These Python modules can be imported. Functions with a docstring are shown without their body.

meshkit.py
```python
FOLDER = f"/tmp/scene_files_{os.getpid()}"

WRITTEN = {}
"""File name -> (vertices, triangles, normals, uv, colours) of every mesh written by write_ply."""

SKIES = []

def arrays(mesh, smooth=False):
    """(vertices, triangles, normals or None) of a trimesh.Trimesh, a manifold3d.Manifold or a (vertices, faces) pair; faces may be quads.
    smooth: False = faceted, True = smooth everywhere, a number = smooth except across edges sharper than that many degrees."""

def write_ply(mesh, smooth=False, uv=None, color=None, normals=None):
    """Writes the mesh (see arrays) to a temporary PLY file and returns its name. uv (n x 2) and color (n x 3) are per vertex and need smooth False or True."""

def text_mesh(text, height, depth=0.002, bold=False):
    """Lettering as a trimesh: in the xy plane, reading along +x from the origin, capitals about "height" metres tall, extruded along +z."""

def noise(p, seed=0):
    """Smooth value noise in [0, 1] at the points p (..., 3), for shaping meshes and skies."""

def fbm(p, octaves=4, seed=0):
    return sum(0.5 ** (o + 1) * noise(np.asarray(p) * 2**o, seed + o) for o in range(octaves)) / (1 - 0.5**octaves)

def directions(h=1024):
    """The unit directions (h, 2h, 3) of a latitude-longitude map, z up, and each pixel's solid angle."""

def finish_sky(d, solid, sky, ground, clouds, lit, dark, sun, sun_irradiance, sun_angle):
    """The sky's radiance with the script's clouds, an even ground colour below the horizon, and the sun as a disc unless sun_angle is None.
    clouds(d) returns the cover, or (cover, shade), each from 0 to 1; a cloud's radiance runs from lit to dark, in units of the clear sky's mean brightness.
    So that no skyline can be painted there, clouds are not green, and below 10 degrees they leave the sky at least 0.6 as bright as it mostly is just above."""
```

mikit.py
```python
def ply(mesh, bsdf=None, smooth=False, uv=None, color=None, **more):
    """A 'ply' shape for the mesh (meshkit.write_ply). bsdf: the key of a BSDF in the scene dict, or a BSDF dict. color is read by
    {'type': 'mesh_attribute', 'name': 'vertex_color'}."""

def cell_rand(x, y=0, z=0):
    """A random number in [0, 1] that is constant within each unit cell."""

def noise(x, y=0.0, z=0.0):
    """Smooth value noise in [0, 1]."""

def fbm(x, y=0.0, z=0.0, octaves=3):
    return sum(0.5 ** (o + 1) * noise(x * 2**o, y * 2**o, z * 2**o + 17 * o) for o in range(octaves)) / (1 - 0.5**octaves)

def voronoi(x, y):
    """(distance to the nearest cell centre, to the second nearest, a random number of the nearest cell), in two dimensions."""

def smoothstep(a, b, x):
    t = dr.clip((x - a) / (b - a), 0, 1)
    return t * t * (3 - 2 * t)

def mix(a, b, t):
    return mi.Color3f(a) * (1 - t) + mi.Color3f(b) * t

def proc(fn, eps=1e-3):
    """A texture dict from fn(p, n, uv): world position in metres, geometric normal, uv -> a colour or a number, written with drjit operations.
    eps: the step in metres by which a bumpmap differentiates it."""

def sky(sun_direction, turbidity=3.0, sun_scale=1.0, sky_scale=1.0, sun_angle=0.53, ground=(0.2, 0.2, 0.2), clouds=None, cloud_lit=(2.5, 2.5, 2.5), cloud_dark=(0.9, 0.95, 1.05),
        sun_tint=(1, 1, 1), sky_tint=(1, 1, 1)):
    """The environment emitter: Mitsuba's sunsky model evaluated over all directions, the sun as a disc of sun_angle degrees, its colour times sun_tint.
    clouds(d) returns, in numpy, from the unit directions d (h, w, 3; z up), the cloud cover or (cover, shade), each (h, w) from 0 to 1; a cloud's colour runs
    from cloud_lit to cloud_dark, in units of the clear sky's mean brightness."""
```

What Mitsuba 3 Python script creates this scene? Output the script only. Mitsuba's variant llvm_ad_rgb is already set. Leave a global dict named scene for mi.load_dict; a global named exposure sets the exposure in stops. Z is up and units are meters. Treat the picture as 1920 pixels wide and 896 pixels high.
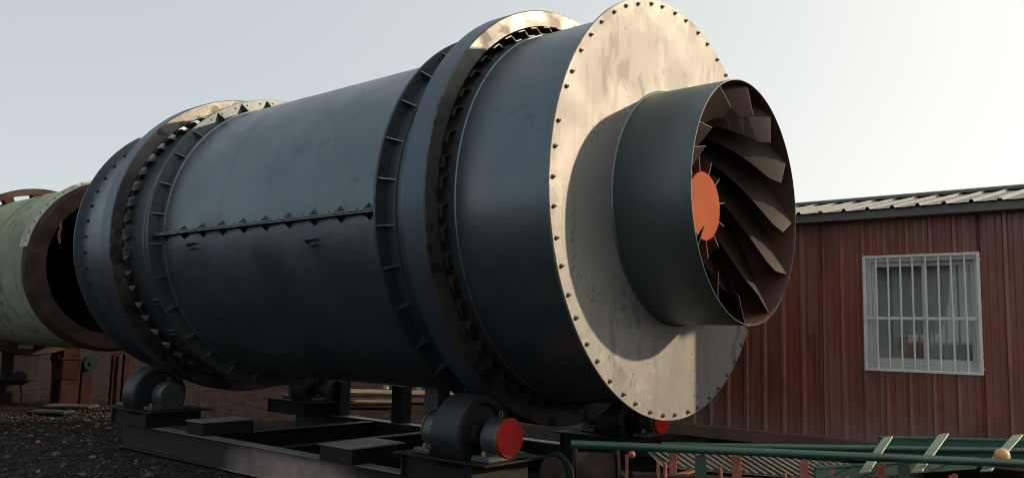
import math, random
import numpy as np, trimesh, manifold3d as m3
import drjit as dr
import mitsuba as mi
import mikit, meshkit
from mikit import proc, fbm, noise, smoothstep, mix, cell_rand, voronoi

T = mi.ScalarTransform4f
rng = np.random.default_rng(11)
scene, labels = {}, {}

# ------------------------------------------------------------------ camera, light, exposure
CAM = np.array([3.5162, -6.3930, 1.5106])
FWD = np.array([-0.636751, 0.762984, 0.111369])
UP = np.array([0.053451, -0.100410, 0.993509])
scene['camera'] = {'type': 'perspective', 'fov': 63.06, 'fov_axis': 'x', 'near_clip': 0.05, 'far_clip': 2000.0,
                   'to_world': T().look_at(origin=CAM.tolist(), target=(CAM + FWD).tolist(), up=UP.tolist())}
SUN = np.array([0.708, 0.632, 0.313]); SUN /= np.linalg.norm(SUN)


def haze_sky(d):
    """thin even high haze over the whole sky, whiter and denser around the sun and towards the horizon"""
    c = np.clip(d @ SUN, -1, 1)
    ang = np.degrees(np.arccos(c))
    glow = np.exp(-(ang / 58.0) ** 2)
    low = np.exp(-np.clip(d[..., 2], 0, 1) / 0.22)
    n = meshkit.fbm(d * np.array([2.0, 2.0, 5.0]) + 3.0, 3, 4)
    cover = np.clip(0.68 + 0.30 * low + 0.45 * glow + 0.06 * (n - 0.5), 0, 1)
    shade = np.clip(1.0 - 1.12 * glow - 0.15 * low, 0, 1)
    return cover, shade


scene['sky'] = mikit.sky(SUN, turbidity=3, clouds=haze_sky, cloud_lit=(7.3, 6.95, 6.05), cloud_dark=(3.1, 3.42, 3.6), sun_tint=(0.93, 1.0, 1.22), sun_scale=1.25, sun_angle=1.0)
exposure = 1.62

# ------------------------------------------------------------------ helpers
ZA = 2.61                       # height of the dryer's axis
counts = {}


def numbered(key):
    n = counts.get(key, 0)
    counts[key] = n + 1
    return key if n == 0 else f'{key}_{n:03d}'


def thing(name, label, cat, group=None):
    k = numbered(name)
    labels[k] = {'label': label, 'category': cat}
    if group:
        labels[k]['group'] = group
    return k


def add(name, shape, parent=None, **lab):
    k = numbered(f'{parent}__{name}' if parent else name)
    scene[k] = shape
    if lab:
        labels[k] = lab
    return k


def P(mesh, mat, smooth=30, **kw):
    return mikit.ply(mesh, mat, smooth=smooth, **kw)


def at(shape, tw):
    return {**shape, 'to_world': tw}


def cat(ms):
    return trimesh.util.concatenate([m for m in ms if m is not None])


def box(x0, x1, y0, y1, z0, z1, b=0.0):
    m = trimesh.creation.box(bounds=[[min(x0, x1), min(y0, y1), min(z0, z1)], [max(x0, x1), max(y0, y1), max(z0, z1)]])
    if b > 0:
        ext = m.extents; c = m.bounds.mean(0); h = ext / 2
        pts = []
        for ax in range(3):
            for s in np.ndindex(2, 2, 2):
                s = np.array(s) * 2 - 1
                q = h - b; q[ax] = h[ax]
                pts.append(c + s * q)
        m = trimesh.convex.convex_hull(np.array(pts))
    return m


def bar(a, b, w, h, up=(0, 0, 1), bev=0.0):
    """a box-section bar from a to b, w wide (sideways) and h thick (along up)"""
    a, b = np.array(a, float), np.array(b, float)
    d = b - a; L = np.linalg.norm(d); d /= L
    s = np.cross(d, up)
    if np.linalg.norm(s) < 1e-6:
        s = np.cross(d, [1, 0, 0])
    s /= np.linalg.norm(s); u = np.cross(s, d)
    m = box(0, L, -w / 2, w / 2, -h / 2, h / 2, bev)
    M = np.eye(4); M[:3, 0], M[:3, 1], M[:3, 2], M[:3, 3] = d, -s, u, a
    if np.linalg.det(M[:3, :3]) < 0:
        M[:3, 1] *= -1
    m.apply_transform(M)
    return m


def rod(a, b, r, n=16, r2=None):
    a, b = np.array(a, float), np.array(b, float)
    d = b - a; L = np.linalg.norm(d); d /= L
    s = np.cross(d, [0, 0, 1.0] if abs(d[2]) < .9 else [1.0, 0, 0]); s /= np.linalg.norm(s); u = np.cross(s, d)
    t = np.linspace(0, 2 * np.pi, n, endpoint=False)
    ring = np.cos(t)[:, None] * s + np.sin(t)[:, None] * u
    r2 = r if r2 is None else r2
    v = np.vstack([a + ring * r, b + ring * r2, [a], [b]])
    i = np.arange(n); j = (i + 1) % n
    f = np.vstack([np.c_[i, i + n, j], np.c_[j, i + n, j + n], np.c_[i, j, i * 0 + 2 * n], np.c_[i + n, i * 0 + 2 * n + 1, j + n]])
    m = trimesh.Trimesh(v, f, process=False); trimesh.repair.fix_normals(m)
    return m


def lathe(prof, n=160, closed=True, a0=0.0, a1=360.0, cy=0.0, cz=ZA):
    """profile [(x, r)...] turned about the x axis through (y=cy, z=cz); angle 0 is the -y side, 90 is up"""
    prof = np.array(prof, float); k = len(prof)
    full = abs(a1 - a0) > 359.9
    m = n if full else n + 1
    t = np.radians(np.linspace(a0, a1, n + 1)[:m])
    v = np.stack([np.repeat(prof[:, 0][None], m, 0), cy - np.cos(t)[:, None] * prof[:, 1], cz + np.sin(t)[:, None] * prof[:, 1]], -1).reshape(-1, 3)
    f = []
    for i in range(n):
        i2 = (i + 1) % m
        for j in range(k if closed else k - 1):
            j2 = (j + 1) % k
            a, b, c, d = i * k + j, i * k + j2, i2 * k + j2, i2 * k + j
            f += [[a, b, c], [a, c, d]]
    mesh = trimesh.Trimesh(v, np.array(f), process=False)
    mesh.merge_vertices(); mesh.update_faces(mesh.nondegenerate_faces())
    if closed:
        trimesh.repair.fix_normals(mesh)
    return mesh


def extrude(poly, depth):
    from shapely.geometry import Polygon
    return trimesh.creation.extrude_polygon(Polygon(poly), depth, engine='earcut')


def about_axis(deg, x=0.0, cy=0.0, cz=ZA):
    """places a piece built on the near side (radius along -y, at x=0) at the angle deg"""
    return T().translate([x, cy, cz]).rotate([1, 0, 0], -deg)


def hexbolt(r=0.018, h=0.016, stud=0.014):
    """axis +x"""
    return cat([rod((0, 0, 0), (0.004, 0, 0), r * 1.25, 10), rod((0.004, 0, 0), (h, 0, 0), r, 6), rod((h, 0, 0), (h + stud, 0, 0), r * .5, 6)])


# ------------------------------------------------------------------ materials
def principled(name, base, rough=0.5, metal=0.0, spec=0.5, bump=None, bscale=1.0, two=True, **kw):
    b = {'type': 'principled', 'base_color': base if isinstance(base, dict) else {'type': 'rgb', 'value': list(base)},
         'roughness': rough, 'metallic': metal, 'specular': spec, **kw}
    if bump is not None:
        b = {'type': 'bumpmap', 'arbitrary': bump, 'scale': bscale, 'bsdf': b}
    scene[name] = {'type': 'twosided', 'bsdf': b} if two else b


def paint(c0, c1, dust=None, f=1.3, streak=0.0, spots=0.0, spotc=(0.1, 0.06, 0.04), amt=0.35):
    c0, c1 = mi.ScalarColor3f(c0), mi.ScalarColor3f(c1)

    def fn(p, n, uv):
        a = fbm(p.x * f, p.y * f, p.z * f, 4)
        c = mix(c0, c1, smoothstep(.35, .68, a))
        if streak:
            s = noise(p.x * 9, p.y * 9, p.z * 0.9)
            c = c * (1 - streak * smoothstep(.55, .85, s))
        if dust is not None:
            b = fbm(p.x * 4.1 + 7, p.y * 4.1, p.z * 2.2, 4)
            c = mix(c, dust, amt * smoothstep(.5, .75, b))
        if spots:
            q = noise(p.x * 21, p.y * 21, p.z * 17) * noise(p.x * 5 + 3, p.y * 5, p.z * 5)
            c = mix(c, spotc, spots * smoothstep(.45, .6, q))
        return c
    return proc(fn)


def rough_tex(lo, hi, f=2.0):
    return proc(lambda p, n, uv: lo + (hi - lo) * smoothstep(.3, .7, fbm(p.x * f, p.y * f, p.z * f, 3)))


plate_bump = proc(lambda p, n, uv: 0.004 * fbm(p.x * 1.6, p.y * 1.6, p.z * 1.6, 2) + 0.0006 * noise(p.x * 14, p.y * 14, p.z * 14))
principled('drum_paint', paint((.110, .142, .168), (.128, .160, .180), dust=(.17, .18, .172), f=.9, streak=.07, spots=.35, spotc=(.07, .08, .085), amt=.32), rough_tex(.31, .42), metal=.78, spec=.5, bump=plate_bump)
principled('dark_paint', paint((.026, .031, .037), (.036, .040, .045), dust=(.045, .041, .036), f=2.0, amt=.3), rough_tex(.42, .6), metal=.7, spec=.5)
principled('tube_paint', paint((.096, .128, .138), (.112, .144, .150), dust=(.14, .15, .14), f=1.2, streak=.08, amt=.2), rough_tex(.34, .46), metal=.74, spec=.5, bump=plate_bump)


def plate_col(p, n, uv):
    a = fbm(p.y * 1.1 + 2, p.z * 1.1, 0, 4)
    c = mix((.168, .163, .163), (.210, .202, .199), smoothstep(.3, .7, a))
    m = smoothstep(.40, .62, fbm(p.y * 1.5 + 5, p.z * 1.3, 3.0, 2))              # rubbed patches, finely broken up
    s = fbm(p.y * 12.0 + 1.2 * noise(p.y * 5, p.z * 5, 8.0), p.z * 5.0 + 4, 1.0, 4)
    c = mix(c, (.085, .079, .070), .62 * m * smoothstep(.50, .72, s))
    t = noise(p.y * 30, p.z * 1.1, 6.0) * smoothstep(.45, .7, fbm(p.y * 2.1, p.z * .8 + 9, 4.0, 3))
    c = mix(c, (.11, .10, .09), .30 * smoothstep(.45, .75, t))
    k = noise(p.y * 42, p.z * 38, 2.0) * noise(p.y * 6, p.z * 6, 11.0)
    c = mix(c, (.075, .065, .055), .5 * smoothstep(.60, .76, k))
    w = fbm(p.y * 9 + 3, p.z * 9, 5.0, 3)
    c = mix(c, (.27, .26, .235), .5 * smoothstep(.6, .72, w) * smoothstep(.5, .65, noise(p.y * 1.6 + 1, p.z * 1.6, 7.)))
    return c


principled('plate_steel', proc(plate_col), rough_tex(.42, .56, 1.6), metal=.35, spec=.5,
           bump=proc(lambda p, n, uv: 0.003 * fbm(p.y * 1.5, p.z * 1.5, 3, 2) + .0005 * noise(p.y * 18, p.z * 18, 1)))


def tyre_col(p, n, uv):
    a = fbm(p.x * 3, p.y * 3, p.z * 3, 4)
    c = mix((.080, .080, .081), (.118, .113, .108), smoothstep(.35, .7, a))
    r = fbm(p.x * 7 + 2, p.y * 7, p.z * 7, 3)
    return mix(c, (.034, .030, .028), .85 * smoothstep(.52, .66, r))


principled('tyre_steel', proc(tyre_col), rough_tex(.34, .5, 4), metal=.88, spec=.5)
principled('flange_paint', paint((.060, .074, .088), (.08, .092, .10), dust=(.09, .085, .08), f=2.0, amt=.3), .45, metal=.7)
principled('tyre_roll', paint((.075, .105, .14), (.095, .12, .15), f=2.5), .42, metal=.75)
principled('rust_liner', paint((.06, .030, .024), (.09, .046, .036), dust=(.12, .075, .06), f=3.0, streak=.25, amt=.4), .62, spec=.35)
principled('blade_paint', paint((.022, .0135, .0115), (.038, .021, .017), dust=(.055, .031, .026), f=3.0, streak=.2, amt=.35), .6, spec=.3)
principled('primer', paint((.255, .048, .012), (.29, .06, .017), dust=(.22, .06, .025), f=1.8, amt=.45), .65, spec=.12)
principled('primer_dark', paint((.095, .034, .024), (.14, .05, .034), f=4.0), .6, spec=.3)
principled('bolt_steel', paint((.12, .11, .09), (.18, .155, .12), f=30), .45, metal=.4)
principled('spring_steel', paint((.045, .038, .035), (.065, .05, .042), f=8), .42, metal=.5)
principled('bearing_grey', paint((.066, .076, .080), (.083, .092, .094), dust=(.08, .073, .063), f=5), .42, metal=.65, spec=.5)
principled('red_cap', paint((.34, .012, .011), (.40, .018, .015), dust=(.25, .035, .03), f=9, amt=.3), .5, spec=.2)
principled('frame_paint', paint((.006, .0062, .007), (.009, .009, .009), dust=(.018, .015, .013), f=2.5, amt=.5), rough_tex(.55, .75), spec=.2)


def dusty(p, n, uv):
    a = fbm(p.x * 2.2, p.z * 2.2, p.y, 4)
    c = mix((.007, .0073, .008), (.011, .011, .011), a)
    d = smoothstep(1.25, .35, dr.abs(p.x + 3.45) + .9 * (a - .5)) * smoothstep(.36, .10, p.z - .14 * fbm(p.x * 5, p.z * 5, 2.0, 3))
    return mix(c, mix((.17, .115, .11), (.27, .21, .20), fbm(p.x * 9, p.z * 9, 1.0, 3)), d * smoothstep(0.0, -.5, p.y))


principled('frame_dusty', proc(dusty), .7, spec=.4)
principled('frame_top_lit', paint((.10, .10, .098), (.14, .137, .13), dust=(.15, .13, .11), f=3, amt=.5), .5, metal=.2)  # paler than the frame: light on its upward faces put into the colour
principled('old_green', paint((.17, .20, .135), (.235, .26, .175), dust=(.13, .12, .085), f=1.1, streak=.3, spots=.9, spotc=(.09, .07, .045), amt=.5), .75, spec=.3)
principled('strip_grey', paint((.30, .33, .30), (.40, .41, .35), dust=(.20, .16, .11), f=2, spots=.8, amt=.4), .6)
principled('rust', paint((.032, .018, .0135), (.056, .029, .021), dust=(.024, .017, .014), f=4, amt=.7), .8, spec=.25)
principled('rust_dark', paint((.022, .014, .011), (.042, .024, .018), f=4), .8, spec=.25)
principled('concrete', paint((.03, .027, .024), (.05, .046, .04), dust=(.018, .015, .013), f=3, amt=.6), .9, spec=.2)
principled('timber', paint((.009, .0075, .0065), (.017, .0135, .011), f=3), .9, spec=.2)


def wall_col(p, n, uv):
    a = fbm(p.x * .8, p.z * .6, 2.0, 4)
    c = mix((.190, .051, .033), (.24, .073, .046), smoothstep(.3, .7, a))
    # dust streaks, pale splash dirt along the foot
    s = noise(p.x * 16, p.z * 1.1, 4.0)
    c = mix(c, (.27, .16, .13), .35 * smoothstep(.5, .85, s))
    crest_sheen = smoothstep(2.85 - .019, 2.85 - .0235, p.y) * smoothstep(.35, .65, noise(p.x * 3, p.z * 1.3, 6.0) + .25)
    c = mix(c, (.34, .19, .145), .5 * crest_sheen)              # sheen along the rib crests painted in as a paler red
    foot = smoothstep(.95, .48, p.z + .15 * noise(p.x * 7, 0, 1))
    c = mix(c, (.25, .19, .165), .55 * foot)
    g = fbm(p.x * 6, p.z * 2, 9.0, 3)
    return mix(c, (.12, .036, .026), .5 * smoothstep(.55, .75, g))


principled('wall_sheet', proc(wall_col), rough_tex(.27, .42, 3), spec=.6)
principled('base_steel', paint((.12, .075, .055), (.17, .105, .08), dust=(.08, .06, .05), f=2.5, amt=.5), .6)
principled('eave_trim', paint((.105, .112, .095), (.13, .135, .112), dust=(.09, .07, .06), f=1.5, amt=.5), .5)
principled('roof_sheet', paint((.135, .138, .137), (.17, .168, .16), dust=(.105, .10, .09), f=1.2, streak=.15, amt=.5), .5, metal=.2)
principled('white_frame', paint((.52, .53, .53), (.58, .58, .57), dust=(.45, .43, .40), f=2, amt=.3), .42)
principled('bar_white', paint((.66, .64, .61), (.71, .69, .65), dust=(.56, .52, .47), f=2, amt=.3), .4)
principled('curtain', paint((.32, .37, .35), (.40, .44, .41), dust=(.28, .30, .28), f=4, amt=.5), .9, spec=.1)
principled('box_pink', (.24, .16, .14), .85, spec=.1)
principled('room_dark', (.10, .09, .08), .9, spec=.1)
scene['pane_glass'] = {'type': 'thindielectric', 'int_ior': 1.52}
principled('green_paint', paint((.006, .038, .027), (.009, .05, .037), dust=(.06, .062, .052), f=3, spots=.55, amt=.30), .42)
principled('pulley_green', paint((.006, .016, .010), (.010, .022, .014), f=6), .8, spec=.05)
principled('gearbox_paint', paint((.018, .009, .008), (.028, .014, .012), f=5), .85, spec=.04)
principled('green_sheet', paint((.010, .075, .058), (.014, .095, .072), dust=(.04, .075, .06), f=2.2, amt=.4), .45)
principled('pale_green', paint((.22, .265, .20), (.28, .32, .24), dust=(.17, .17, .13), f=6, amt=.4), .6)
principled('rust_orange', paint((.20, .062, .036), (.28, .095, .058), dust=(.12, .05, .034), f=12, amt=.7), .6)
principled('ball_tan', paint((.55, .30, .13), (.66, .40, .19), f=20), .35)
principled('rib_grey', paint((.072, .064, .056), (.095, .085, .074), dust=(.055, .046, .038), f=6, amt=.6), .75)
principled('tan_board', paint((.09, .060, .043), (.125, .088, .064), dust=(.065, .042, .03), f=2.5, amt=.5), .85, spec=.2)
principled('chain_rust', paint((.20, .09, .05), (.30, .15, .09), f=30), .7)


def soil_col(p, n, uv):
    a = fbm(p.x * .55, p.y * .55, 1.0, 4)
    b = fbm(p.x * 7, p.y * 7, 2.0, 3)
    c = mix((.013, .0122, .0118), (.021, .0187, .017), smoothstep(.35, .7, b))
    far = smoothstep(-5.2, -8.8, p.x - .35 * p.y + 2.2 * (a - .5))
    c = mix(c, mix((.0085, .0040, .0033), (.0155, .0080, .0066), smoothstep(.35, .7, b)), far)  # far soil is redder; its darkness also stands in for shade
    sp = smoothstep(.78, .86, noise(p.x * 34, p.y * 34, 3.0))
    return mix(c, (.11, .10, .09), .5 * sp)


principled('soil', proc(soil_col), .95, spec=.05, bump=proc(lambda p, n, uv: .02 * fbm(p.x * 9, p.y * 9, 1, 3) + .01 * noise(p.x * 45, p.y * 45, 2)))
principled('gravel_mat', {'type': 'mesh_attribute', 'name': 'vertex_color'}, .9, spec=.08)
principled('dust_pink', paint((.075, .052, .05), (.11, .08, .075), dust=(.045, .034, .032), f=4, amt=.7), .95, spec=.1)

# ------------------------------------------------------------------ ground: one sheet, finer near the yard, out to the horizon
def ground_z(x, y):
    p = np.stack([x * .9, y * .9, x * 0 + .3], -1)
    return (meshkit.fbm(p, 4, 2) - .5) * .07 - .02


gx = np.unique(np.concatenate([np.linspace(-900, -40, 14), np.linspace(-40, -17, 24), np.linspace(-17, 5, 221), np.linspace(5, 40, 30), np.linspace(40, 900, 14)]))
gy = np.unique(np.concatenate([np.linspace(-900, -40, 14), np.linspace(-40, -8, 30), np.linspace(-8, 9, 171), np.linspace(9, 40, 30), np.linspace(40, 900, 14)]))
X, Y = np.meshgrid(gx, gy, indexing='ij')
Z = ground_z(X, Y)
idx = np.arange(X.size).reshape(X.shape)
gf = np.stack([idx[:-1, :-1], idx[1:, :-1], idx[1:, 1:], idx[:-1, 1:]], -1).reshape(-1, 4)
scene['ground'] = P((np.stack([X, Y, Z], -1).reshape(-1, 3), gf), 'soil', smooth=True)
labels['ground'] = {'label': 'dark cinder yard ground with reddish soil farther back', 'kind': 'structure'}

# loose stones over the near ground (nobody could count them)
def stones(n, area, smin, smax, seed, pale=.12):
    r = np.random.default_rng(seed)
    base = trimesh.creation.icosphere(subdivisions=0)
    V, F, C = [], [], []
    for i in range(n):
        x, y = area(r)
        s = smin * (smax / smin) ** (r.random() ** 2.2)
        v = base.vertices * (1 + .35 * (r.random((12, 1)) - .5)) * s * np.array([1, .6 + .5 * r.random(), .45 + .3 * r.random()])
        a = r.random() * 6.3
        R = np.array([[math.cos(a), -math.sin(a), 0], [math.sin(a), math.cos(a), 0], [0, 0, 1]])
        V.append(v @ R.T + [x, y, float(ground_z(np.array(x), np.array(y))) + s * .12]); F.append(base.faces + 12 * i)
        g = .016 + .022 * r.random() if r.random() > pale else .05 + .11 * r.random()
        C.append(np.tile(np.array([g * 1.05, g * .97, g * .92]), (12, 1)))
    return np.vstack(V), np.vstack(F), np.vstack(C)


def near_left(r):
    while True:
        x, y = r.uniform(-12, 1.5), r.uniform(-6.5, 1.0)
        if y < -1.5 or x < -7.2:
            return x, y


sv, sf, sc_ = stones(12000, near_left, .008, .055, 5, .16)
scene['gravel'] = P((sv, sf), 'gravel_mat', smooth=False, color=sc_)
labels['gravel'] = {'label': 'small dark stones and cinders scattered over the yard ground', 'kind': 'stuff'}

# ------------------------------------------------------------------ the big dryer drum
D = thing('rotary_drum', 'huge dark blue-grey rotary dryer drum lying on rollers with a short wide outlet tube', 'drum')
RS = 1.70
add('shell', P(lathe([(-7.70, RS), (-6.70, RS), (-5.66, RS), (-4.9, RS), (-3.7, RS), (-2.6, RS), (-1.80, RS), (-1.0, RS), (-0.012, RS)], 192, closed=False), 'drum_paint', smooth=True), D)
add('rear_plate', P(lathe([(-7.70, .0), (-7.70, RS - .002)], 96, closed=False), 'dark_paint'), D)
for x0, x1 in ((-1.52, -0.985), (-6.74, -6.00)):
    add('wear_pad', P(lathe([(x0, RS - .01), (x0, RS + .012), (x1 - .006, RS + .012), (x1, RS + .004), (x1, RS - .01)], 160), 'drum_paint'), D)
for x in (-4.42,):          # weld seam round the shell
    add('weld_seam', P(lathe([(x - .008, RS - .004), (x - .004, RS + .003), (x + .004, RS + .003), (x + .008, RS - .004)], 160), 'drum_paint'), D)

# end plate with the ring of bolts
RP = 1.80
ep = add('end_plate', P(lathe([(-.010, .995), (-.010, RP - .003), (-.007, RP), (.007, RP), (.010, RP - .003), (.010, .995)], 200), 'plate_steel', smooth=25), D,
         label='pale bare steel end plate of the drum, sunlit')
bolt = P(hexbolt(.016, .016, .012), 'bolt_steel', smooth=False)
for k in range(52):
    th = k * 360 / 52 + float(rng.normal(0, .35)) + (2.2 if k == 3 else 0)
    r = 1.755 + float(rng.normal(0, .003))
    add('bolt', at(bolt, about_axis(th) @ T().translate([.010, -r, 0])), ep)

# outlet tube
RT, LT = 1.0, 0.690
tb = add('outlet_tube', P(lathe([(.006, RT), (.30, RT), (LT - .0015, RT), (LT, RT - .0015), (LT, RT - .006), (.006, RT - .006)], 160), 'tube_paint'), D,
         label='short wide dark teal outlet tube standing out of the end plate')
add('weld_bead', P(lathe([(.004, RT - .003), (.004, RT + .018), (.014, RT + .016), (.024, RT + .004), (.024, RT - .003)], 160), 'tube_paint', smooth=True), tb)
add('liner', P(lathe([(-1.9, RT - .016), (LT - .03, RT - .016), (LT - .006, RT - .0085), (LT - .006, RT - .0065), (-1.9, RT - .0065)], 160), 'rust_liner'), tb)

# helical guide blades inside the tube
def blade_mesh(twist=104.0, x0=-.95, x1=LT - .03, h=.25, lean=-.15, thick=.008, n=22):
    ri = RT - .018
    V = []
    for i, x in enumerate(np.linspace(x0, x1, n)):
        a = math.radians((x - x1) * twist)
        hh = h + .07 * (x1 - x) / (x1 - x0) - (.05 * ((x - (x1 - .08)) / .08) if x > x1 - .08 else 0)
        for side in (0, 1):
            for r, off in ((ri, 0), (ri - hh, -lean * hh / h)):
                t = a + (off + (side - .5) * thick) / r
                V.append((x, -r * math.cos(t), r * math.sin(t)))
    f = []
    for i in range(n - 1):
        a, b = 4 * i, 4 * (i + 1)
        f += [[a, a + 1, b + 1], [a, b + 1, b], [a + 2, b + 3, a + 3], [a + 2, b + 2, b + 3], [a + 1, a + 3, b + 3], [a + 1, b + 3, b + 1], [a, b + 2, a + 2], [a, b, b + 2]]
    e = 4 * (n - 1)
    f += [[0, 2, 3], [0, 3, 1], [e, e + 1, e + 3], [e, e + 3, e + 2]]
    m = trimesh.Trimesh(np.array(V), np.array(f), process=False)
    trimesh.repair.fix_normals(m)
    return m


NB = 12
bl = P(blade_mesh(), 'blade_paint', smooth=30)
for k in range(NB):
    add('guide_blade', at(bl, about_axis(k * 360 / NB + (2 if k else 17) + float(rng.normal(0, .8)))), tb)

# inner tube closed with an orange cap, fins round it
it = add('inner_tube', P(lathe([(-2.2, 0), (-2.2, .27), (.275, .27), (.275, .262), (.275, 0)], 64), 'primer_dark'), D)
add('end_cap', P(lathe([(.277, 0.0), (.277, .290), (.286, .292), (.291, .288), (.291, 0.0)], 96), 'primer', smooth=25), D, label='flat round orange primer cap closing the inner tube')


def fin_mesh():
    """a flat fin standing on the inner tube, its outer edge flaring away from the axis towards the back"""
    pts = [(-.30, -.262), (.265, -.262), (.265, -.445), (.05, -.60), (-.30, -.66)]
    m = extrude(pts, .010)
    m.apply_translation([0, 0, -.005])
    return m


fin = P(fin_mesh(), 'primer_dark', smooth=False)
for k in range(13):
    add('fin', at(fin, about_axis(k * 360 / 13 + 3 + float(rng.normal(0, 2)))), it)

# riding rings (tyres) on Z-bent spring plates
def spring_mesh():
    prof = [(0, .080), (.085, .078), (.125, .016), (.210, .013)]
    up = np.array(prof); th = .009
    V = []
    for x in (-.26, 0.030):
        for (s, hgt) in prof:
            for e in (0, th):
                r = RS + hgt + e
                t = s / RS
                V.append((x, -r * math.cos(t), r * math.sin(t)))
    k = len(prof); f = []
    A = lambda ix, j, e: ix * 2 * k + 2 * j + e
    for j in range(k - 1):
        for e in (0, 1):
            f += [[A(0, j, e), A(1, j, e), A(1, j + 1, e)], [A(0, j, e), A(1, j + 1, e), A(0, j + 1, e)]]
        for ix in (0, 1):
            f += [[A(ix, j, 0), A(ix, j, 1), A(ix, j + 1, 1)], [A(ix, j, 0), A(ix, j + 1, 1), A(ix, j + 1, 0)]]
    m = trimesh.Trimesh(np.array(V), np.array(f), process=False); trimesh.repair.fix_normals(m)
    return m


spring = P(spring_mesh(), 'spring_steel', smooth=False)
for xf in (-1.09, -6.34):
    ri, ro, w = 1.795, 1.945, .25
    ty = add('riding_ring', P(lathe([(xf - w, ri), (xf - w, ro - .012), (xf - w + .012, ro), (xf - .010, ro), (xf - .010, ri)], 192), 'tyre_roll', smooth=35), D)
    add('ring_face', P(lathe([(xf - .009, ri - .001), (xf - .009, ro), (xf, ro - .009), (xf, ri + .006), (xf - .006, ri - .001)], 192), 'tyre_steel', smooth=25), ty)
    for k in range(54):
        add('spring_plate', at(spring, about_axis(k * 360 / 54 + float(rng.normal(0, .4)), xf)), ty)

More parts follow.
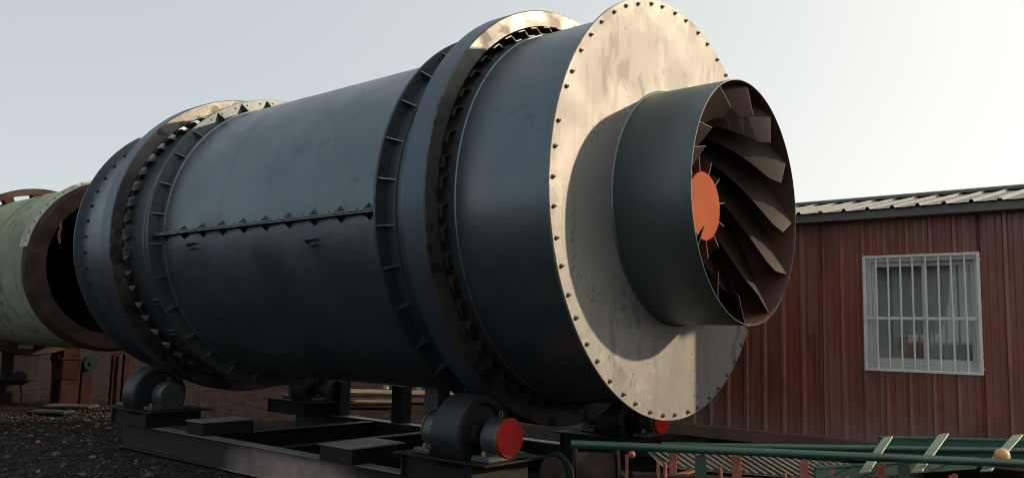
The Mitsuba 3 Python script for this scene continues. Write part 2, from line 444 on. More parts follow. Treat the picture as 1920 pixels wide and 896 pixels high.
# bolted girth flanges with gussets
gus = P(cat([bar((0, -RS + .01, 0), (0, -RS - .004, 0), .004, .004),
             trimesh.Trimesh(*(lambda v: (v, [[0, 1, 2], [3, 5, 4], [0, 3, 4], [0, 4, 1], [1, 4, 5], [1, 5, 2], [2, 5, 3], [2, 3, 0]]))(
                 np.array([(0, -1.70, z) for z in (-.006,)] + [(0, -1.825, -.006), (.115, -1.70, -.006), (0, -1.70, .006), (0, -1.825, .006), (.115, -1.70, .006)])), process=False)]), 'drum_paint', smooth=False)
fbolt = P(hexbolt(.010, .010, .006), 'flange_paint', smooth=False)
for xf, sgn in ((-1.795, 1), (-5.655, 1)):
    fl = add('girth_flange', P(lathe([(xf - .014, RS - .01), (xf - .014, 1.838), (xf - .010, 1.842), (xf + .010, 1.842), (xf + .014, 1.838), (xf + .014, RS - .01)], 180), 'flange_paint'), D)
    add('backing_ring', P(lathe([(xf + .016, RS - .01), (xf + .016, RS + .016), (xf + .125, RS + .016), (xf + .130, RS - .01)], 160), 'drum_paint'), fl)
    for k in range(30):
        add('gusset', at(gus, about_axis(k * 12 + 5 + float(rng.normal(0, .5)), xf + .014)), fl)
    for k in range(60):
        add('bolt', at(fbolt, about_axis(k * 6 + 2 + float(rng.normal(0, .3)), xf + .014) @ T().translate([0, -1.79, 0])), fl)

# the lengthwise bolted joint on the near side
th0 = -3.0
sm_ = T().translate([0, 0, ZA]).rotate([1, 0, 0], -th0)
jb = add('joint_bar', at(P(cat([box(-5.63, -1.815, -1.785, -1.69, .002, .016, .002), box(-5.63, -1.815, -1.785, -1.69, -.016, -.002, .002)]), 'drum_paint', smooth=False), sm_), D,
         label='lengthwise bolted joint bar along the middle of the shell')
tri = lambda s: trimesh.Trimesh(np.array([(-.006, -1.695, s * .016), (-.006, -1.770, s * .016), (-.006, -1.695, s * .085), (.006, -1.695, s * .016), (.006, -1.770, s * .016), (.006, -1.695, s * .085)]),
                                [[0, 1, 2], [3, 5, 4], [0, 3, 4], [0, 4, 1], [1, 4, 5], [1, 5, 2], [2, 5, 3], [2, 3, 0]], process=False)
wide = lambda s: cat([tri(s).apply_transform(trimesh.transformations.rotation_matrix(a, [0, 0, 1], [0, -1.70, 0])) for a in (.0,)])


def lug(s):
    # a small pyramid-like stiffener either side of the joint
    v = np.array([(-.055, -1.690, s * .016), (.055, -1.690, s * .016), (0, -1.775, s * .016), (-.004, -1.690, s * .085), (.004, -1.690, s * .085)])
    return trimesh.convex.convex_hull(v)


gu, gd = P(lug(1), 'dark_paint', smooth=False), P(lug(-1), 'dark_paint', smooth=False)
for k in range(10):
    x = -2.02 - k * .385
    add('gusset', at(gu, T().translate([x, 0, ZA]).rotate([1, 0, 0], -th0)), jb)
    add('gusset', at(gd, T().translate([x + .01, 0, ZA]).rotate([1, 0, 0], -th0)), jb)
vb = P(cat([rod((0, 0, -.030), (0, 0, .030), .012, 6)]), 'dark_paint', smooth=False)
for k in range(19):
    add('bolt', at(vb, T().translate([-1.93 - k * .1925, 0, ZA]).rotate([1, 0, 0], -th0) @ T().translate([0, -1.745, 0])), jb)
for x, th in ((-4.94, -8.2), (-2.83, -10.4), (-5.95, -29), (-6.0, -43)):
    add('lifting_lug', at(P(cat([box(-.075, .075, -1.755, -1.69, .020, .034, .003), box(-.075, .075, -1.755, -1.69, -.034, -.020, .003), box(-.075, -.063, -1.735, -1.69, -.02, .02)]), 'drum_paint', smooth=False),
                          T().translate([x, 0, ZA]).rotate([1, 0, 0], -th)), D)

# rear flange
rf = add('rear_flange', P(lathe([(-7.72, RS - .02), (-7.72, 1.776), (-7.716, 1.78), (-7.70, 1.78), (-7.70, RS - .02)], 160), 'drum_paint'), D)
rbolt = P(cat([rod((0, -RS + .003, 0), (0, -RS - .022, 0), .022, 6)]), 'dark_paint', smooth=False)
for k in range(52):
    add('bolt', at(rbolt, about_axis(k * 360 / 52, -7.55)), rf)

# ------------------------------------------------------------------ support rollers
def roller(xc, y, cap, label, capmat):
    k = thing('support_roller', label, 'roller', 'rollers carrying the drum')
    zc, R, w = .665, .335, .30
    tw = T().translate([xc, y, 0])
    W = lathe([(-w / 2, .0), (-w / 2, R - .03), (-w / 2 + .012, R - .006), (-w / 2 + .022, R), (w / 2 - .022, R), (w / 2 - .012, R - .006), (w / 2, R - .012), (w / 2, R - .06), (w / 2 - .05, R - .08), (w / 2 - .05, .12), (w / 2, .11), (w / 2, 0)], 72, cz=zc)
    add('wheel', at(P(W, 'dark_paint', smooth=30), tw), k)
    add('shaft', at(P(rod((-.40, 0, zc), (.40, 0, zc), .055, 24), 'bearing_grey'), tw), k)
    for s in (-1, 1):
        b = [lathe([(-.085, .03), (-.085, .150), (-.07, .165), (.07, .165), (.085, .150), (.085, .03)], 40, cz=zc)]
        x0 = s * .325
        b[0].apply_translation([x0, 0, 0])
        b.append(box(x0 - .085, x0 + .085, -.13, .13, .52, zc, .02))
        b.append(box(x0 - .095, x0 + .095, -.25, .25, .502, .55, .012))
        bh = add('bearing_housing', at(P(cat(b), 'bearing_grey'), tw), k)
        xe = x0 + s * .086
        c = lathe([(xe, .0), (xe, .148), (xe + s * .014, .152), (xe + s * .022, .146), (xe + s * .022, .0)], 48, cz=zc + .03 * (capmat == 'red_cap'))
        if capmat == 'red_cap':
            c = lathe([(xe, .0), (xe, .155), (xe + s * .016, .158), (xe + s * .024, .152), (xe + s * .024, .0)], 48, cz=zc + .018)
        cm = capmat if s > 0 else 'bearing_grey'
        add('end_cap', at(P(c, cm), tw), bh, **({'label': 'round red end cap'} if cm == 'red_cap' else {}))
        t = np.linspace(0, 2 * np.pi, 13)
        ring = cat([rod((x0, .022 * math.cos(a), zc + .195 + .022 * math.sin(a)), (x0, .022 * math.cos(b_), zc + .195 + .022 * math.sin(b_)), .005, 6) for a, b_ in zip(t[:-1], t[1:])])
        add('lifting_eye', at(P(ring, 'bolt_steel'), tw), bh)
        for yy in (-.2, .2):
            add('foot_bolt', at(P(rod((x0, yy, .55), (x0, yy, .585), .018, 6), 'bolt_steel', smooth=False), tw), bh)
    return k


roller(-1.215, -1.2, None, 'dark roller with red bearing cap under the near front of the drum', 'red_cap')
roller(-1.215, 1.2, None, 'roller whose red bearing cap shows just below the pale end plate', 'red_cap')
roller(-6.465, -1.2, None, 'black roller with grey bearing under the near rear end of the big drum', 'bearing_grey')
roller(-6.465, 1.2, None, 'black roller in the dark under the far rear side of the big drum', 'bearing_grey')

# ------------------------------------------------------------------ base frame
FR = thing('base_frame', 'black welded steel base frame lying on the ground under the drum', 'steel frame')
def ibeam_x(x0, x1, y, z0, z1, w=.15, t=.014):
    return cat([box(x0, x1, y - w / 2, y + w / 2, z0, z0 + t, .003), box(x0, x1, y - .006, y + .006, z0 + t, z1 - t)])
for y in (-1.29, 1.29):
    lb = add('long_beam', P(ibeam_x(-7.0, .35, y, .0, .30), 'frame_dusty', smooth=False), FR)
    add('top_flange', P(box(-7.0, .35, y - .075, y + .075, .286, .30, .003), 'frame_top_lit', smooth=False), lb)
for x in (-5.22, -3.9, -2.62, -.2):
    add('cross_beam', P(cat([box(x - .07, x + .07, -1.28, 1.28, .272, .286, .003), box(x - .006, x + .006, -1.28, 1.28, .02, .272)]), 'frame_paint', smooth=False), FR)
for x0, x1 in ((-1.80, -.765), (-7.02, -5.93)):
    for y0, y1 in ((-1.52, -.72), (.72, 1.52)):
        pd = add('pedestal', P(cat([box(x0 + .07, x1 - .20, y0 + .08, y0 + .10, .302, .482), box(x0 + .07, x1 - .20, y1 - .10, y1 - .08, .302, .482), box(x0 + .05, x0 + .07, y0 + .05, y1 - .05, .302, .482), box(x1 - .20, x1 - .18, y0 + .05, y1 - .05, .302, .482)]), 'frame_paint', smooth=False), FR)
        add('top_plate', P(box(x0, x1, y0, y1, .484, .502, .004), 'frame_paint', smooth=False), pd)
for x0, x1, y0, y1 in ((-5.42, -5.05, -1.36, -.70), (-2.90, -2.42, -1.44, -.78)):
    st = add('stool', P(box(x0 + .01, x1 - .01, y0 + .01, y1 - .01, .302, .434, .004), 'frame_paint', smooth=False), FR)
    add('top_plate', P(box(x0, x1, y0, y1, .437, .452, .003), 'frame_top_lit', smooth=False), st)
add('stop_post', P(box(-3.46, -3.24, .46, .66, .288, .98, .006), 'bearing_grey', smooth=False), FR)
for x in (-4.75, -6.0):
    add('stop_post', P(box(x - .1, x + .1, 1.22, 1.40, .302, .78, .006), 'frame_paint', smooth=False), FR)

# flat slabs and rubble on the left
for i, (x, y, a, sx, sy, lab) in enumerate([(-12.2, .25, .7, .42, .20, 'larger pale flat stone slab lying on the reddish ground at the left'),
                                            (-11.4, -.40, .6, .34, .16, 'smaller pale flat stone slab in front of the larger slab at the left'),
                                            (-11.3, .75, .9, .26, .10, 'narrow pale stone slab to the right of the larger slab at the left')]):
    k = numbered('stone_slab')
    m = box(-sx, sx, -sy, sy, 0, .05, .015)
    m.apply_transform(trimesh.transformations.rotation_matrix(a, [0, 0, 1])); m.apply_translation([x, y, 0])
    scene[k] = P(m, 'concrete', smooth=False); labels[k] = {'label': lab, 'category': 'stone slab'}

# ------------------------------------------------------------------ cabin
YW = 2.85
CB = thing('metal_cabin', 'dark red corrugated steel cabin with a pale metal roof', 'cabin')
XL, XR, ZB, ZT, YB = -3.0, 2.72, .48, 2.86, 6.75
PITCH, PH = .2222, .263


def rib_sheet(a, b, z0, z1, depth=.024, pitch=PITCH, ph=PH, th=.0):
    """upright trapezoid-ribbed sheet in the plane y=0, ribs towards -y, from x=a to b"""
    pts = [(a, 0.0)]
    k0 = math.floor((a - ph) / pitch) - 1
    k1 = math.ceil((b - ph) / pitch) + 1
    for k in range(k0, k1 + 1):
        c = ph + k * pitch
        for dx, dy in ((-.030, 0), (-.014, -depth), (.014, -depth), (.030, 0)):
            if a < c + dx < b:
                pts.append((c + dx, dy))
        for m_ in (.33, .66):          # shallow stiffening swages in the pan
            x = c + pitch * m_
            for dx, dy in ((-.014, 0), (0, -.0022), (.014, 0)):
                if a < x + dx < b:
                    pts.append((x + dx, dy))
    pts.append((b, 0.0))
    pts = np.array(pts); n = len(pts)
    v = np.vstack([np.c_[pts, np.full(n, z0)], np.c_[pts, np.full(n, z1)]])
    i = np.arange(n - 1)
    f = np.vstack([np.c_[i, i + 1, i + 1 + n], np.c_[i, i + 1 + n, i + n]])
    return trimesh.Trimesh(v, f, process=False)


W0, W1, Z0, Z1 = .735, 1.810, 1.225, 2.385     # opening
edges = [XL, -2.404, -1.515, -.626, .263, W0]
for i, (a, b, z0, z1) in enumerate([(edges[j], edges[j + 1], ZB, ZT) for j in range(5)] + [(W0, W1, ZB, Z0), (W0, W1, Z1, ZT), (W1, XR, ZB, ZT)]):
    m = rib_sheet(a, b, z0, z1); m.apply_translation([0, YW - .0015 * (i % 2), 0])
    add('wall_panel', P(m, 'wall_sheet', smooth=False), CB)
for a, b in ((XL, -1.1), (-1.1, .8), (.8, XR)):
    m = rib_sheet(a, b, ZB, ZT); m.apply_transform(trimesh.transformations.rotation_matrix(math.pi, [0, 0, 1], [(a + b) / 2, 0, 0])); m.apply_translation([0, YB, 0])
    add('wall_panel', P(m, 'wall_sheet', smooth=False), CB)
YR, SL = 4.70, .20
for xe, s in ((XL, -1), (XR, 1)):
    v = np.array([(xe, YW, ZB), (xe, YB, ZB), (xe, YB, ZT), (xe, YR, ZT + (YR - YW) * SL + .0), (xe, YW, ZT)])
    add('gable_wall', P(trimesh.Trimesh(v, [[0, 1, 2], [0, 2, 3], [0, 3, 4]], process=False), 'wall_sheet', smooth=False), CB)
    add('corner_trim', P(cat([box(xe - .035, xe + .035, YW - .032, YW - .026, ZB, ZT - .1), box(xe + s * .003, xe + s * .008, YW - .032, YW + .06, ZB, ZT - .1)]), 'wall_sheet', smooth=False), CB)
add('base_beam', P(cat([box(XL, XR, YW - .045, YW + .10, .335, .478, .006), box(XL, XR, YB - .1, YB + .03, .335, .478, .006), box(XL, XL + .1, YW + .1, YB - .1, .335, .478), box(XR - .1, XR, YW + .1, YB - .1, .335, .478)]), 'base_steel', smooth=False), CB)
for x in (XL + .3, -1.35, .25, .95, 2.3):
    add('foundation_block', P(box(x - .2, x + .2, YW - .02, YW + .38, -.05, .332, .01), 'concrete', smooth=False), CB)
for x in (XL + .3, 0, 2.3):
    add('foundation_block', P(box(x - .2, x + .2, YB - .4, YB, -.05, .332, .01), 'concrete', smooth=False), CB)
add('eave_trim', P(cat([box(XL - .1, XR + .12, 2.655, 2.668, 2.785, 2.872, .002), box(XL - .1, XR + .12, 2.668, YW - .001, 2.786, 2.793)]), 'eave_trim', smooth=False), CB)

# roof: ribbed sheets up to the ridge, both slopes
def roof_sheet(a, b, pitch=.243, ph=.10, depth=.026):
    pts = [(a, 0.0)]
    for k in range(math.floor((a - ph) / pitch) - 1, math.ceil((b - ph) / pitch) + 2):
        c = ph + k * pitch
        for dx, dz in ((-.026, 0), (-.011, depth), (.011, depth), (.026, 0)):
            if a < c + dx < b:
                pts.append((c + dx, dz))
    pts.append((b, 0.0)); pts = np.array(pts); n = len(pts)
    y0, y1 = 2.625, YR
    za, zb = 2.876, 2.876 + (y1 - y0) * SL
    v = np.vstack([np.c_[pts[:, 0], np.full(n, y0), za + pts[:, 1]], np.c_[pts[:, 0], np.full(n, y1), zb + pts[:, 1]]])
    i = np.arange(n - 1)
    f = np.vstack([np.c_[i, i + 1, i + 1 + n], np.c_[i, i + 1 + n, i + n]])
    v2 = v.copy(); v2[:, 2] -= .004
    return cat([trimesh.Trimesh(v, f, process=False), trimesh.Trimesh(v2, f[:, ::-1], process=False)])
re_ = [XL - .13, -2.2, -1.35, -.5, .35, 1.2, 2.05, XR + .13]
RF = add('roof', P(cat([box(XL - .12, XR + .12, y, y + .06, 2.876 + (y - 2.625) * SL - .075, 2.876 + (y - 2.625) * SL - .008) for y in (3.1, 3.8, 4.5, 5.2, 5.9)]
                       ), 'base_steel', smooth=False), CB, label='pale ribbed metal roof')
# purlins of the far slope drop again
for i in range(len(re_) - 1):
    m = roof_sheet(re_[i], re_[i + 1]); m.apply_translation([0, 0, .002 * (i % 2)])
    add('roof_sheet', P(m, 'roof_sheet', smooth=False), RF)
    m2 = roof_sheet(re_[i], re_[i + 1]); m2.vertices[:, 1] = 2 * YR - m2.vertices[:, 1]; m2.apply_translation([0, 0, .002 * (i % 2)])
    m2.invert()
    add('roof_sheet', P(m2, 'roof_sheet', smooth=False), RF)
zr = 2.876 + (YR - 2.625) * SL
for xe, s in ((XL - .13, -1), (XR + .13, 1)):
    for y1 in (2.625, 2 * YR - 2.625):
        v = np.array([(xe + dx, y, z + dz) for dx in (s * .002, s * .010) for y, z in ((y1, 2.876), (YR, zr)) for dz in (-.125, .040)])
        add('barge_trim', P(trimesh.convex.convex_hull(v), 'eave_trim', smooth=False), RF)
cap = trimesh.Trimesh(np.array([(x, YR + dy, zr + dz) for x in (XL - .14, XR + .14) for dy, dz in ((-.15, .032), (0, .066), (.15, .032), (.15, -.002), (0, .026), (-.15, -.002))]),
                      [[0, 6, 7], [0, 7, 1], [1, 7, 8], [1, 8, 2], [2, 8, 9], [2, 9, 3], [3, 9, 10], [3, 10, 4], [4, 10, 11], [4, 11, 5], [5, 11, 6], [5, 6, 0]], process=False)
add('ridge_cap', P(cap, 'eave_trim', smooth=False), RF)

# window: sliding sashes, glass, curtain, and the security grille in front
WN = add('window', P(cat([box(W0 - .004, W0 + .05, YW - .012, YW + .08, Z0, Z1, .004), box(W1 - .05, W1 + .004, YW - .012, YW + .08, Z0, Z1, .004),
                          box(W0 + .05, W1 - .05, YW - .012, YW + .08, Z0 - .004, Z0 + .055, .004), box(W0 + .05, W1 - .05, YW - .012, YW + .08, Z1 - .05, Z1 + .004, .004)]), 'white_frame', smooth=False), CB,
         label='white sliding window behind a white security grille')
def sash(x0, x1, y):
    z0, z1, s = Z0 + .057, Z1 - .052, .045
    return cat([box(x0, x0 + s, y, y + .03, z0, z1, .004), box(x1 - s, x1, y, y + .03, z0, z1, .004), box(x0 + s, x1 - s, y, y + .03, z0, z0 + s + .015, .004), box(x0 + s, x1 - s, y, y + .03, z1 - s, z1, .004)])
xm = (W0 + W1) / 2 + .02
for x0, x1, y in ((W0 + .052, xm + .03, YW + .008), (xm - .03, W1 - .052, YW + .042)):
    sh = add('sash', P(sash(x0, x1, y), 'white_frame', smooth=False), WN)
    # hung on the window: a third-level part may not have children, so the pane belongs to the window
    add('pane', P(trimesh.Trimesh(np.array([(x0 + .04, y + .015, Z0 + .1), (x1 - .04, y + .015, Z0 + .1), (x1 - .04, y + .015, Z1 - .09), (x0 + .04, y + .015, Z1 - .09)]), [[0, 1, 2], [0, 2, 3]], process=False), 'pane_glass', smooth=False), WN)
cu = []
xs = np.linspace(W0 - .1, W1 + .1, 90)
v = np.vstack([np.c_[xs, YW + .20 + .018 * np.sin(xs * 38) + .01 * np.sin(xs * 17), np.full(90, z)] for z in (Z0 - .2, Z1 + .1)])
i = np.arange(89)
add('curtain', P(trimesh.Trimesh(v, np.vstack([np.c_[i, i + 1, i + 91], np.c_[i, i + 91, i + 90]]), process=False), 'curtain', smooth=True), WN)
gx0, gx1, gz0, gz1, yg = .722, 1.825, 1.205, 2.402, YW - .075
GR = add('grille', P(cat([box(gx0, gx0 + .028, yg - .014, yg + .014, gz0, gz1, .003), box(gx1 - .028, gx1, yg - .014, yg + .014, gz0, gz1, .003),
                          box(gx0 + .028, gx1 - .028, yg - .014, yg + .014, gz0, gz0 + .028, .003), box(gx0 + .028, gx1 - .028, yg - .014, yg + .014, gz1 - .028, gz1, .003)]
                         + [box(gx, gx + .02, yg + .014, YW - .002, z, z + .02) for gx in (gx0 + .002, gx1 - .022) for z in (gz0 + .05, gz1 - .08)]), 'bar_white', smooth=False), CB,
         label='white steel security grille over the window')
for k in range(8):
    x = gx0 + .014 + (gx1 - gx0 - .028) * (k + 1) / 9
    add('upright_bar', P(rod((x + float(rng.normal(0, .002)), yg, gz0 + .026), (x + float(rng.normal(0, .003)), yg, gz1 - .026), .0095, 10), 'bar_white'), GR)
add('cross_bar', P(box(gx0 + .026, gx1 - .026, yg + .010, yg + .024, 1.735, 1.765, .002), 'bar_white', smooth=False), GR)
k = thing('pinkish_box', 'plain pinkish brown box shape behind the lower part of the left window pane', 'box')  # plain box put where a pinkish patch lies in the pane
scene[k] = P(box(1.02, 1.24, YW + .10, YW + .17, Z0 - .05, Z0 + .34, .01), 'box_pink', smooth=False)
# simple room behind the window
add('room', P(cat([box(XL + .06, XR - .06, YW + .9, YW + .92, ZB, ZT - .06), box(XL + .06, XR - .06, YW + .15, YW + .9, ZB + .02, ZB + .04), box(XL + .06, XR - .06, YW + .15, YW + .9, ZT - .1, ZT - .06)]), 'room_dark', smooth=False), CB)

# ------------------------------------------------------------------ the green frame in the foreground, in its own axes: s along it, t away from it, z up
O6 = np.array([3.5162, -6.3930, 0]) + 6.0 * np.array([-.64074, .76776, 0])
US, UT = np.array([.76776, .64074, 0]), np.array([-.64074, .76776, 0])
def G(s, t, z):
    return O6 + s * US + t * UT + np.array([0, 0, z])
GF = thing('conveyor_frame', 'green painted steel conveyor frame with round rails in front of the cabin', 'steel frame')
add('rail', P(rod(G(.45, 0, .742), G(4.6, 0, .662), .029, 20), 'green_paint'), GF)
add('rail', P(rod(G(1.2, .62, .668), G(4.9, .62, .700), .026, 20), 'green_paint'), GF)
TR = add('trough', P(cat([bar(G(2.93, .72, .66), G(5.4, .72, .66), .01, .20), bar(G(2.93, .705, .762), G(5.4, .705, .762), .05, .012)]), 'green_sheet', smooth=False), GF, label='teal green sheet side of the trough')
for a, b in (((2.98, .66, .765), (2.50, -.03, .60)), ((3.42, .66, .80), (2.86, -.045, .615)), ((4.00, .66, .805), (3.34, -.045, .63)), ((4.6, .66, .805), (3.95, -.045, .63))):
    add('brace', P(bar(G(*a), G(*b), .075, .012, up=(-.2, -.5, .8), bev=.002), 'pale_green', smooth=False), GF, label='pale green flat brace')
add('lower_channel', P(cat([bar(G(2.2, .10, .560), G(3.6, .55, .60), .012, .085), bar(G(2.2, .115, .602), G(3.6, .565, .642), .06, .008)]), 'green_paint', smooth=False), GF)
for s, z in ((1.365, .715), (2.80, .69), (4.3, .66)):
    add('post', P(cat([bar(G(s, .02, -.02), G(s, .02, z - .03), .075, .010, up=(-.64, .77, 0)), bar(G(s + .036, .055, -.02), G(s + .036, .055, z - .03), .008, .075, up=(-.64, .77, 0))]), 'green_paint', smooth=False), GF)
add('lower_rail', P(rod(G(.9, .05, .28), G(4.5, .05, .24), .024, 16), 'green_paint'), GF)

# rusty roller brackets standing along a rusty beam behind the green rail
RB = thing('bracket_beam', 'rusty steel beam with a row of upright brown brackets behind the green rail', 'steel beam')
add('beam', P(bar(G(.9, .14, .50), G(4.2, .14, .42), .10, .07, bev=.004), 'rust_dark', smooth=False), RB)
for s, top, wd in ((1.19, .690, .05), (1.645, .670, .06), (2.13, .640, .06), (2.68, .625, .06), (3.2, .57, .06)):
    add('bracket', P(cat([bar(G(s, .13, .43), G(s, .13, top), wd, .010, up=(-.64, .77, 0), bev=.002), bar(G(s + wd / 2 + .001, .155, .43), G(s + wd / 2 + .001, .155, top + .008), .010, .06, up=(-.64, .77, 0), bev=.002)]), 'rust_orange', smooth=False), RB)
for s, top in ((1.135, .62), (1.085, .62), (1.53, .59), (1.99, .56), (2.43, .545), (2.9, .53)):
    add('stud', P(cat([rod(G(s, .10, .43), G(s - .006, .10, top), .017, 10, .013)]), 'rust_orange'), RB)
for s, t, z, l, a in ((1.25, .20, .50, .30, .3), (1.75, .24, .485, .34, -.25), (2.2, .22, .47, .30, .2), (2.62, .26, .46, .34, -.15), (3.05, .2, .45, .4, .1), (3.5, .22, .44, .36, -.3), (3.75, .1, .52, .25, .9)):
    add('cross_strip', P(bar(G(s - l / 2 * math.cos(a), t - .1, z), G(s + l / 2 * math.cos(a), t + .1, z + .12 * math.sin(a)), .06, .012, bev=.002), 'rust_orange' if a > 0 else 'rust', smooth=False), RB)
# ribbed grey belt lying on the beam
BT = thing('ribbed_belt', 'grey ribbed conveyor belt lying behind the brown brackets', 'conveyor belt')
n = 110
ss = np.linspace(1.15, 3.1, n)
V = []
for i, s in enumerate(ss):
    for t in np.linspace(0, 1, 9):
        zz = .655 - .055 * (s - 1.15) - .10 * (1 - t) + .004 * math.sin(s * 3) 
        V.append(G(s - .10 * t, .28 + .30 * t, zz))
V = np.array(V); i9 = np.arange(n * 9).reshape(n, 9)
f = np.stack([i9[:-1, :-1], i9[1:, :-1], i9[1:, 1:], i9[:-1, 1:]], -1).reshape(-1, 4)
add('belt', P((V, f), 'rib_grey', smooth=True), BT)
for s in np.arange(1.2, 3.1, .066):
    a, b = [np.array(G(s + .05 - .16 * t, .28 + .30 * t, .655 - .055 * (s - 1.15) - .10 * (1 - t) + .008)) for t in (0.02, .98)]
    add('rib', P(bar(a, b, .034, .006, bev=.0025), 'rib_grey', smooth=False), BT)
# ball on the rail
k = numbered('float_ball'); b = trimesh.creation.icosphere(3, .052); b.apply_translation(G(3.52, .06, .725))
scene[k] = P(b, 'ball_tan', smooth=True); labels[k] = {'label': 'small tan sunlit ball resting behind the green rail at the lower right', 'category': 'ball'}

# dark rusty drum machine at the left end of the green frame
MS = thing('rusty_winch', 'dark rusty winch with a wheel at the left end of the green rail', 'winch')
add('barrel', P(rod(G(.50, .25, .52), G(.78, .25, .52), .135, 36), 'rust_dark'), MS)
for s in (.50, .80):
    add('flange', P(rod(G(s - .008, .25, .52), G(s + .008, .25, .52), .20, 40), 'rust' if s > .6 else 'rust_dark'), MS)
m = trimesh.creation.torus(.15, .022, major_sections=48, minor_sections=10)
m.apply_transform(trimesh.transformations.rotation_matrix(math.pi / 2, [0, 1, 0])); m.apply_transform(trimesh.transformations.rotation_matrix(math.radians(75), [0, 0, 1])); m.apply_translation(G(.36, .12, .50))
add('wheel', P(m, 'pulley_green', smooth=True), MS)
hub = G(.36, .12, .50); ax = np.array([math.cos(math.radians(75)), math.sin(math.radians(75)), 0])
add('hub', P(cat([rod(hub - .05 * ax, hub + .05 * ax, .135, 36), rod(hub - .09 * ax, hub - .05 * ax, .045, 20)]), 'rust_dark'), MS)
add('stand', P(cat([box(-.02, .02, -.2, .2, 0, .5).apply_transform(np.array([[US[0], UT[0], 0, G(x, .25, 0)[0]], [US[1], UT[1], 0, G(x, .25, 0)[1]], [0, 0, 1, 0], [0, 0, 0, 1]])) for x in (.45, .86)]), 'rust_dark', smooth=False), MS)
add('lever', P(cat([bar(G(.86, .12, .42), G(.86, .12, .665), .022, .010, up=(-.64, .77, 0)), trimesh.creation.icosphere(2, .026).apply_translation(G(.895, .12, .665))]), 'rust_orange', smooth=40), MS, label='brown lever with a pale knob')
# offcut of timber near the front pedestal
k = numbered('timber_block'); scene[k] = P(bar((-.50, -1.74, .05), (-.32, -1.61, .05), .10, .13, bev=.006), 'tan_board', smooth=False)
labels[k] = {'label': 'short tan timber block on the ground below the red bearing cap', 'category': 'timber block'}

# ------------------------------------------------------------------ second drum, pale green and rusty, behind on the left
Y2, Z2, R2, X2 = -.455, 2.380, 1.275, -9.30
D2 = thing('old_drum', 'weathered pale green drum with a rusty open end, behind the big drum', 'drum')
L2 = lambda pr, n=128, closed=True, **kw: lathe([(x + X2, r) for x, r in pr], n, closed, cy=Y2, cz=Z2, **kw)
add('shell', P(L2([(-8.4, R2), (-5, R2), (-2, R2), (-.16, R2)], closed=False), 'old_green', smooth=True), D2)
add('rim', P(L2([(-.16, R2 - .22), (-.16, R2 + .022), (-.02, R2 + .022), (.05, R2 - .03), (.05, R2 - .23)], 128), 'rust', smooth=35), D2, label='rusty brown rim of the open end')
add('lining', P(L2([(-7, .0), (-7, R2 - .215), (.03, R2 - .215)], closed=False), 'rust_dark', smooth=30), D2)
fs = add('flange_strip', P(L2([(-.17, R2 + .023), (-.17, R2 + .075), (-.155, R2 + .075), (-.15, R2 + .042), (-.01, R2 + .042), (-.01, R2 + .023)], 96, a0=8, a1=128), 'strip_grey', smooth=False), D2, label='grey bolted flange strip over the rim')
sb = P(rod((0, -R2 - .040, 0), (0, -R2 - .055, 0), .016, 6), 'bolt_steel', smooth=False)
for a in np.arange(12, 127, 6.5):
    add('bolt', at(sb, about_axis(a, X2 - .08, Y2, Z2)), fs)
r2 = add('riding_ring', P(L2([(-3.10, 1.35), (-3.10, 1.46), (-2.93, 1.46), (-2.90, 1.44), (-2.90, 1.35)], 128), 'rust', smooth=35), D2, label='rusty red-brown riding ring')
pk = P(box(-.08, .08, -1.355, -R2 + .01, -.08, .08, .008), 'rust_dark', smooth=False)
for a in range(0, 360, 20):
    add('packing_block', at(pk, about_axis(a + 4, X2 - 3.0, Y2, Z2)), r2)
for x in (-1.5, -5.2):
    add('shell_band', P(L2([(x - .04, R2 - .01), (x - .04, R2 + .012), (x + .04, R2 + .012), (x + .04, R2 - .01)], 96), 'old_green', smooth=30), D2)


def chain(x, th, r, links, lab):
    k = thing('hanging_chain', lab, 'chain')
    t = math.radians(th)
    base = np.array([x, Y2 - r * math.cos(t), Z2 + r * math.sin(t)])
    for j in range(links):
        m = trimesh.creation.torus(.028, .008, major_sections=14, minor_sections=6)
        m.vertices[:, 0] *= .62
        m.apply_transform(trimesh.transformations.rotation_matrix(math.pi / 2, [1, 0, 0]))
        m.apply_transform(trimesh.transformations.rotation_matrix(math.pi / 2 * (j % 2) + .5, [0, 0, 1]))
        m.apply_translation(base + [0, .010 * math.sin(j * 1.3), -.043 * j - .02])
        add('link', P(m, 'chain_rust', smooth=True), k)


chain(X2 + .055, 66, R2 - .225, 11, 'longer rusty chain hanging inside the open end of the green drum')
chain(X2 + .060, 32, R2 - .215, 7, 'shorter rusty chain hanging at the left lip of the green drum')

# cradles, sleepers and odd scrap under the second drum
for x, lab in ((X2 - 4.9, 'grey concrete cradle block under the middle of the green drum'), (X2 - 7.4, 'grey concrete cradle block under the back of the green drum')):
    for s, side in ((-1, ', near side'), (1, ', far side, shade painted in')):
        k = thing('cradle_block', lab + side, 'concrete block')
        y = Y2 + s * .55
        scene[k] = P(box(x - .30, x + .30, y - .24, y + .24, .385, 1.16, .015), 'concrete' if s < 0 else 'timber', smooth=False)  # far blocks take the darker timber colour in place of shade
for y0, lab in ((Y2 - .55, 'dark timber sleeper stack along the near side of the green drum'), (Y2 + .55, 'dark timber sleeper stack along the far side of the green drum')):
    k = thing('sleeper_stack', lab, 'timber')
    for a in range(2):
        for b in range(2):
            add('sleeper', P(box(X2 - 9.0 + .05 * b, X2 - 4.45 - .08 * a - (.3 if y0 > Y2 else 0), y0 - .36 + .37 * b, y0 + .0 + .35 * b, -.03 + .205 * a, .173 + .205 * a, .012), 'timber', smooth=False), k)
k = thing('green_pulley', 'dull green round pulley in the dark under the lip of the old drum', 'pulley')
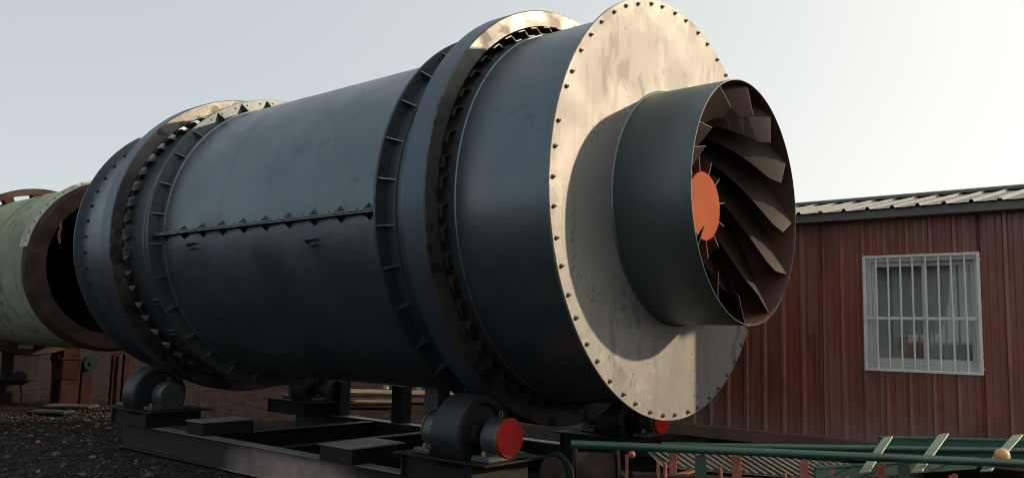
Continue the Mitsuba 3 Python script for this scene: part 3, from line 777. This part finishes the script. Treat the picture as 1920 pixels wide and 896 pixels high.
add('wheel', P(cat([rod((-12.70, .72, .76), (-12.60, .72, .76), .125, 32), rod((-12.74, .72, .76), (-12.56, .72, .76), .035, 16)]), 'pulley_green'), k)
add('stand', P(box(-12.80, -12.715, .62, .82, -.03, .78, .01), 'gearbox_paint', smooth=False), k)
k = thing('gearbox', 'dark red-brown gearbox housing on a stand beneath the open end of the old drum', 'gearbox')
add('housing', P(cat([box(-13.10, -12.66, .22, .56, .45, 1.10, .03), rod((-12.88, .18, .85), (-12.88, .58, .85), .17, 28)]), 'gearbox_paint'), k)
add('flange', P(box(-13.14, -12.62, .19, .59, .83, .86, .004), 'gearbox_paint', smooth=False), k)
add('stand', P(cat([box(-13.10, -12.98, .24, .54, -.03, .45), box(-12.78, -12.66, .24, .54, -.03, .45)]), 'gearbox_paint', smooth=False), k)
k = thing('scrap_bucket', 'rusty orange scrap bucket lying beyond the green pulley', 'bucket')
add('bucket', P(rod((-12.6, 1.10, 1.02), (-12.4, 1.35, 1.08), .12, 24, .09), 'rust_orange'), k)
add('stand', P(cat([box(-12.62, -12.52, 1.10, 1.20, -.03, .90), box(-12.48, -12.38, 1.25, 1.35, -.03, .93)]), 'gearbox_paint', smooth=False), k)

# ------------------------------------------------------------------ yard seen in the gap under the drum
def sheets(name, cx, cy, a, sx, sy, n, z0, lab, mat, cat_):
    k = thing(name, lab, cat_)
    for j in range(n):
        m = box(-sx, sx, -sy, sy, 0, .035, .004)
        m.apply_transform(trimesh.transformations.rotation_matrix(a + float(rng.normal(0, .03)), [0, 0, 1]))
        m.apply_translation([cx + float(rng.normal(0, .04)), cy + float(rng.normal(0, .04)), z0 + .037 * j])
        add('sheet', P(m, mat, smooth=False), k)
sheets('board_stack', -9.9, 6.0, .75, 1.25, .55, 5, .02, 'stack of tan boards in the sun on the far side of the drum', 'tan_board', 'boards')
sheets('board_stack', -9.15, 4.55, .75, .55, .22, 3, .02, 'small stack of tan boards between the far beam and the larger stack', 'tan_board', 'boards')
k = thing('feeder_machine', 'pale green feeder machine on legs seen through the gap under the drum', 'machine')
add('hopper', P(cat([box(-13.0, -11.6, 8.3, 9.1, .62, 1.1, .03)]), 'pale_green', smooth=False), k)
for x in (-12.9, -12.3, -11.7):
    add('leg', P(box(x - .05, x + .05, 8.3, 8.4, 0, .62), 'pale_green', smooth=False), k)
add('tray', P(box(-13.0, -11.6, 8.28, 9.12, .42, .48, .01), 'pale_green', smooth=False), k)
k = thing('pump_set', 'pale grey-green pump set next to the feeder machine', 'machine')
add('body', P(cat([box(-11.2, -10.4, 8.7, 9.3, .25, .85, .04), rod((-10.4, 9, .55), (-9.9, 9, .55), .2, 20)]), 'strip_grey'), k)
add('skid', P(box(-11.3, -9.9, 8.6, 9.4, .0, .25, .01), 'rust_dark', smooth=False), k)
for j, (a, b, r, lab) in enumerate((((-9.4, 8.6, .12), (-7.6, 10.1, .12), .12, 'long rusty red pipe lying on the sunlit ground behind the board stack'), ((-9.0, 8.1, .08), (-7.9, 9.0, .08), .08, 'short rusty pipe in front of the long red pipe'),
                                    ((-7.7, 8.4, .15), (-7.0, 9.0, .15), .15, 'fat rusty pipe offcut right of the board stack'))):
    k = thing('rusty_pipe', lab, 'pipe'); scene[k] = P(rod(a, b, r, 24), 'rust_orange')
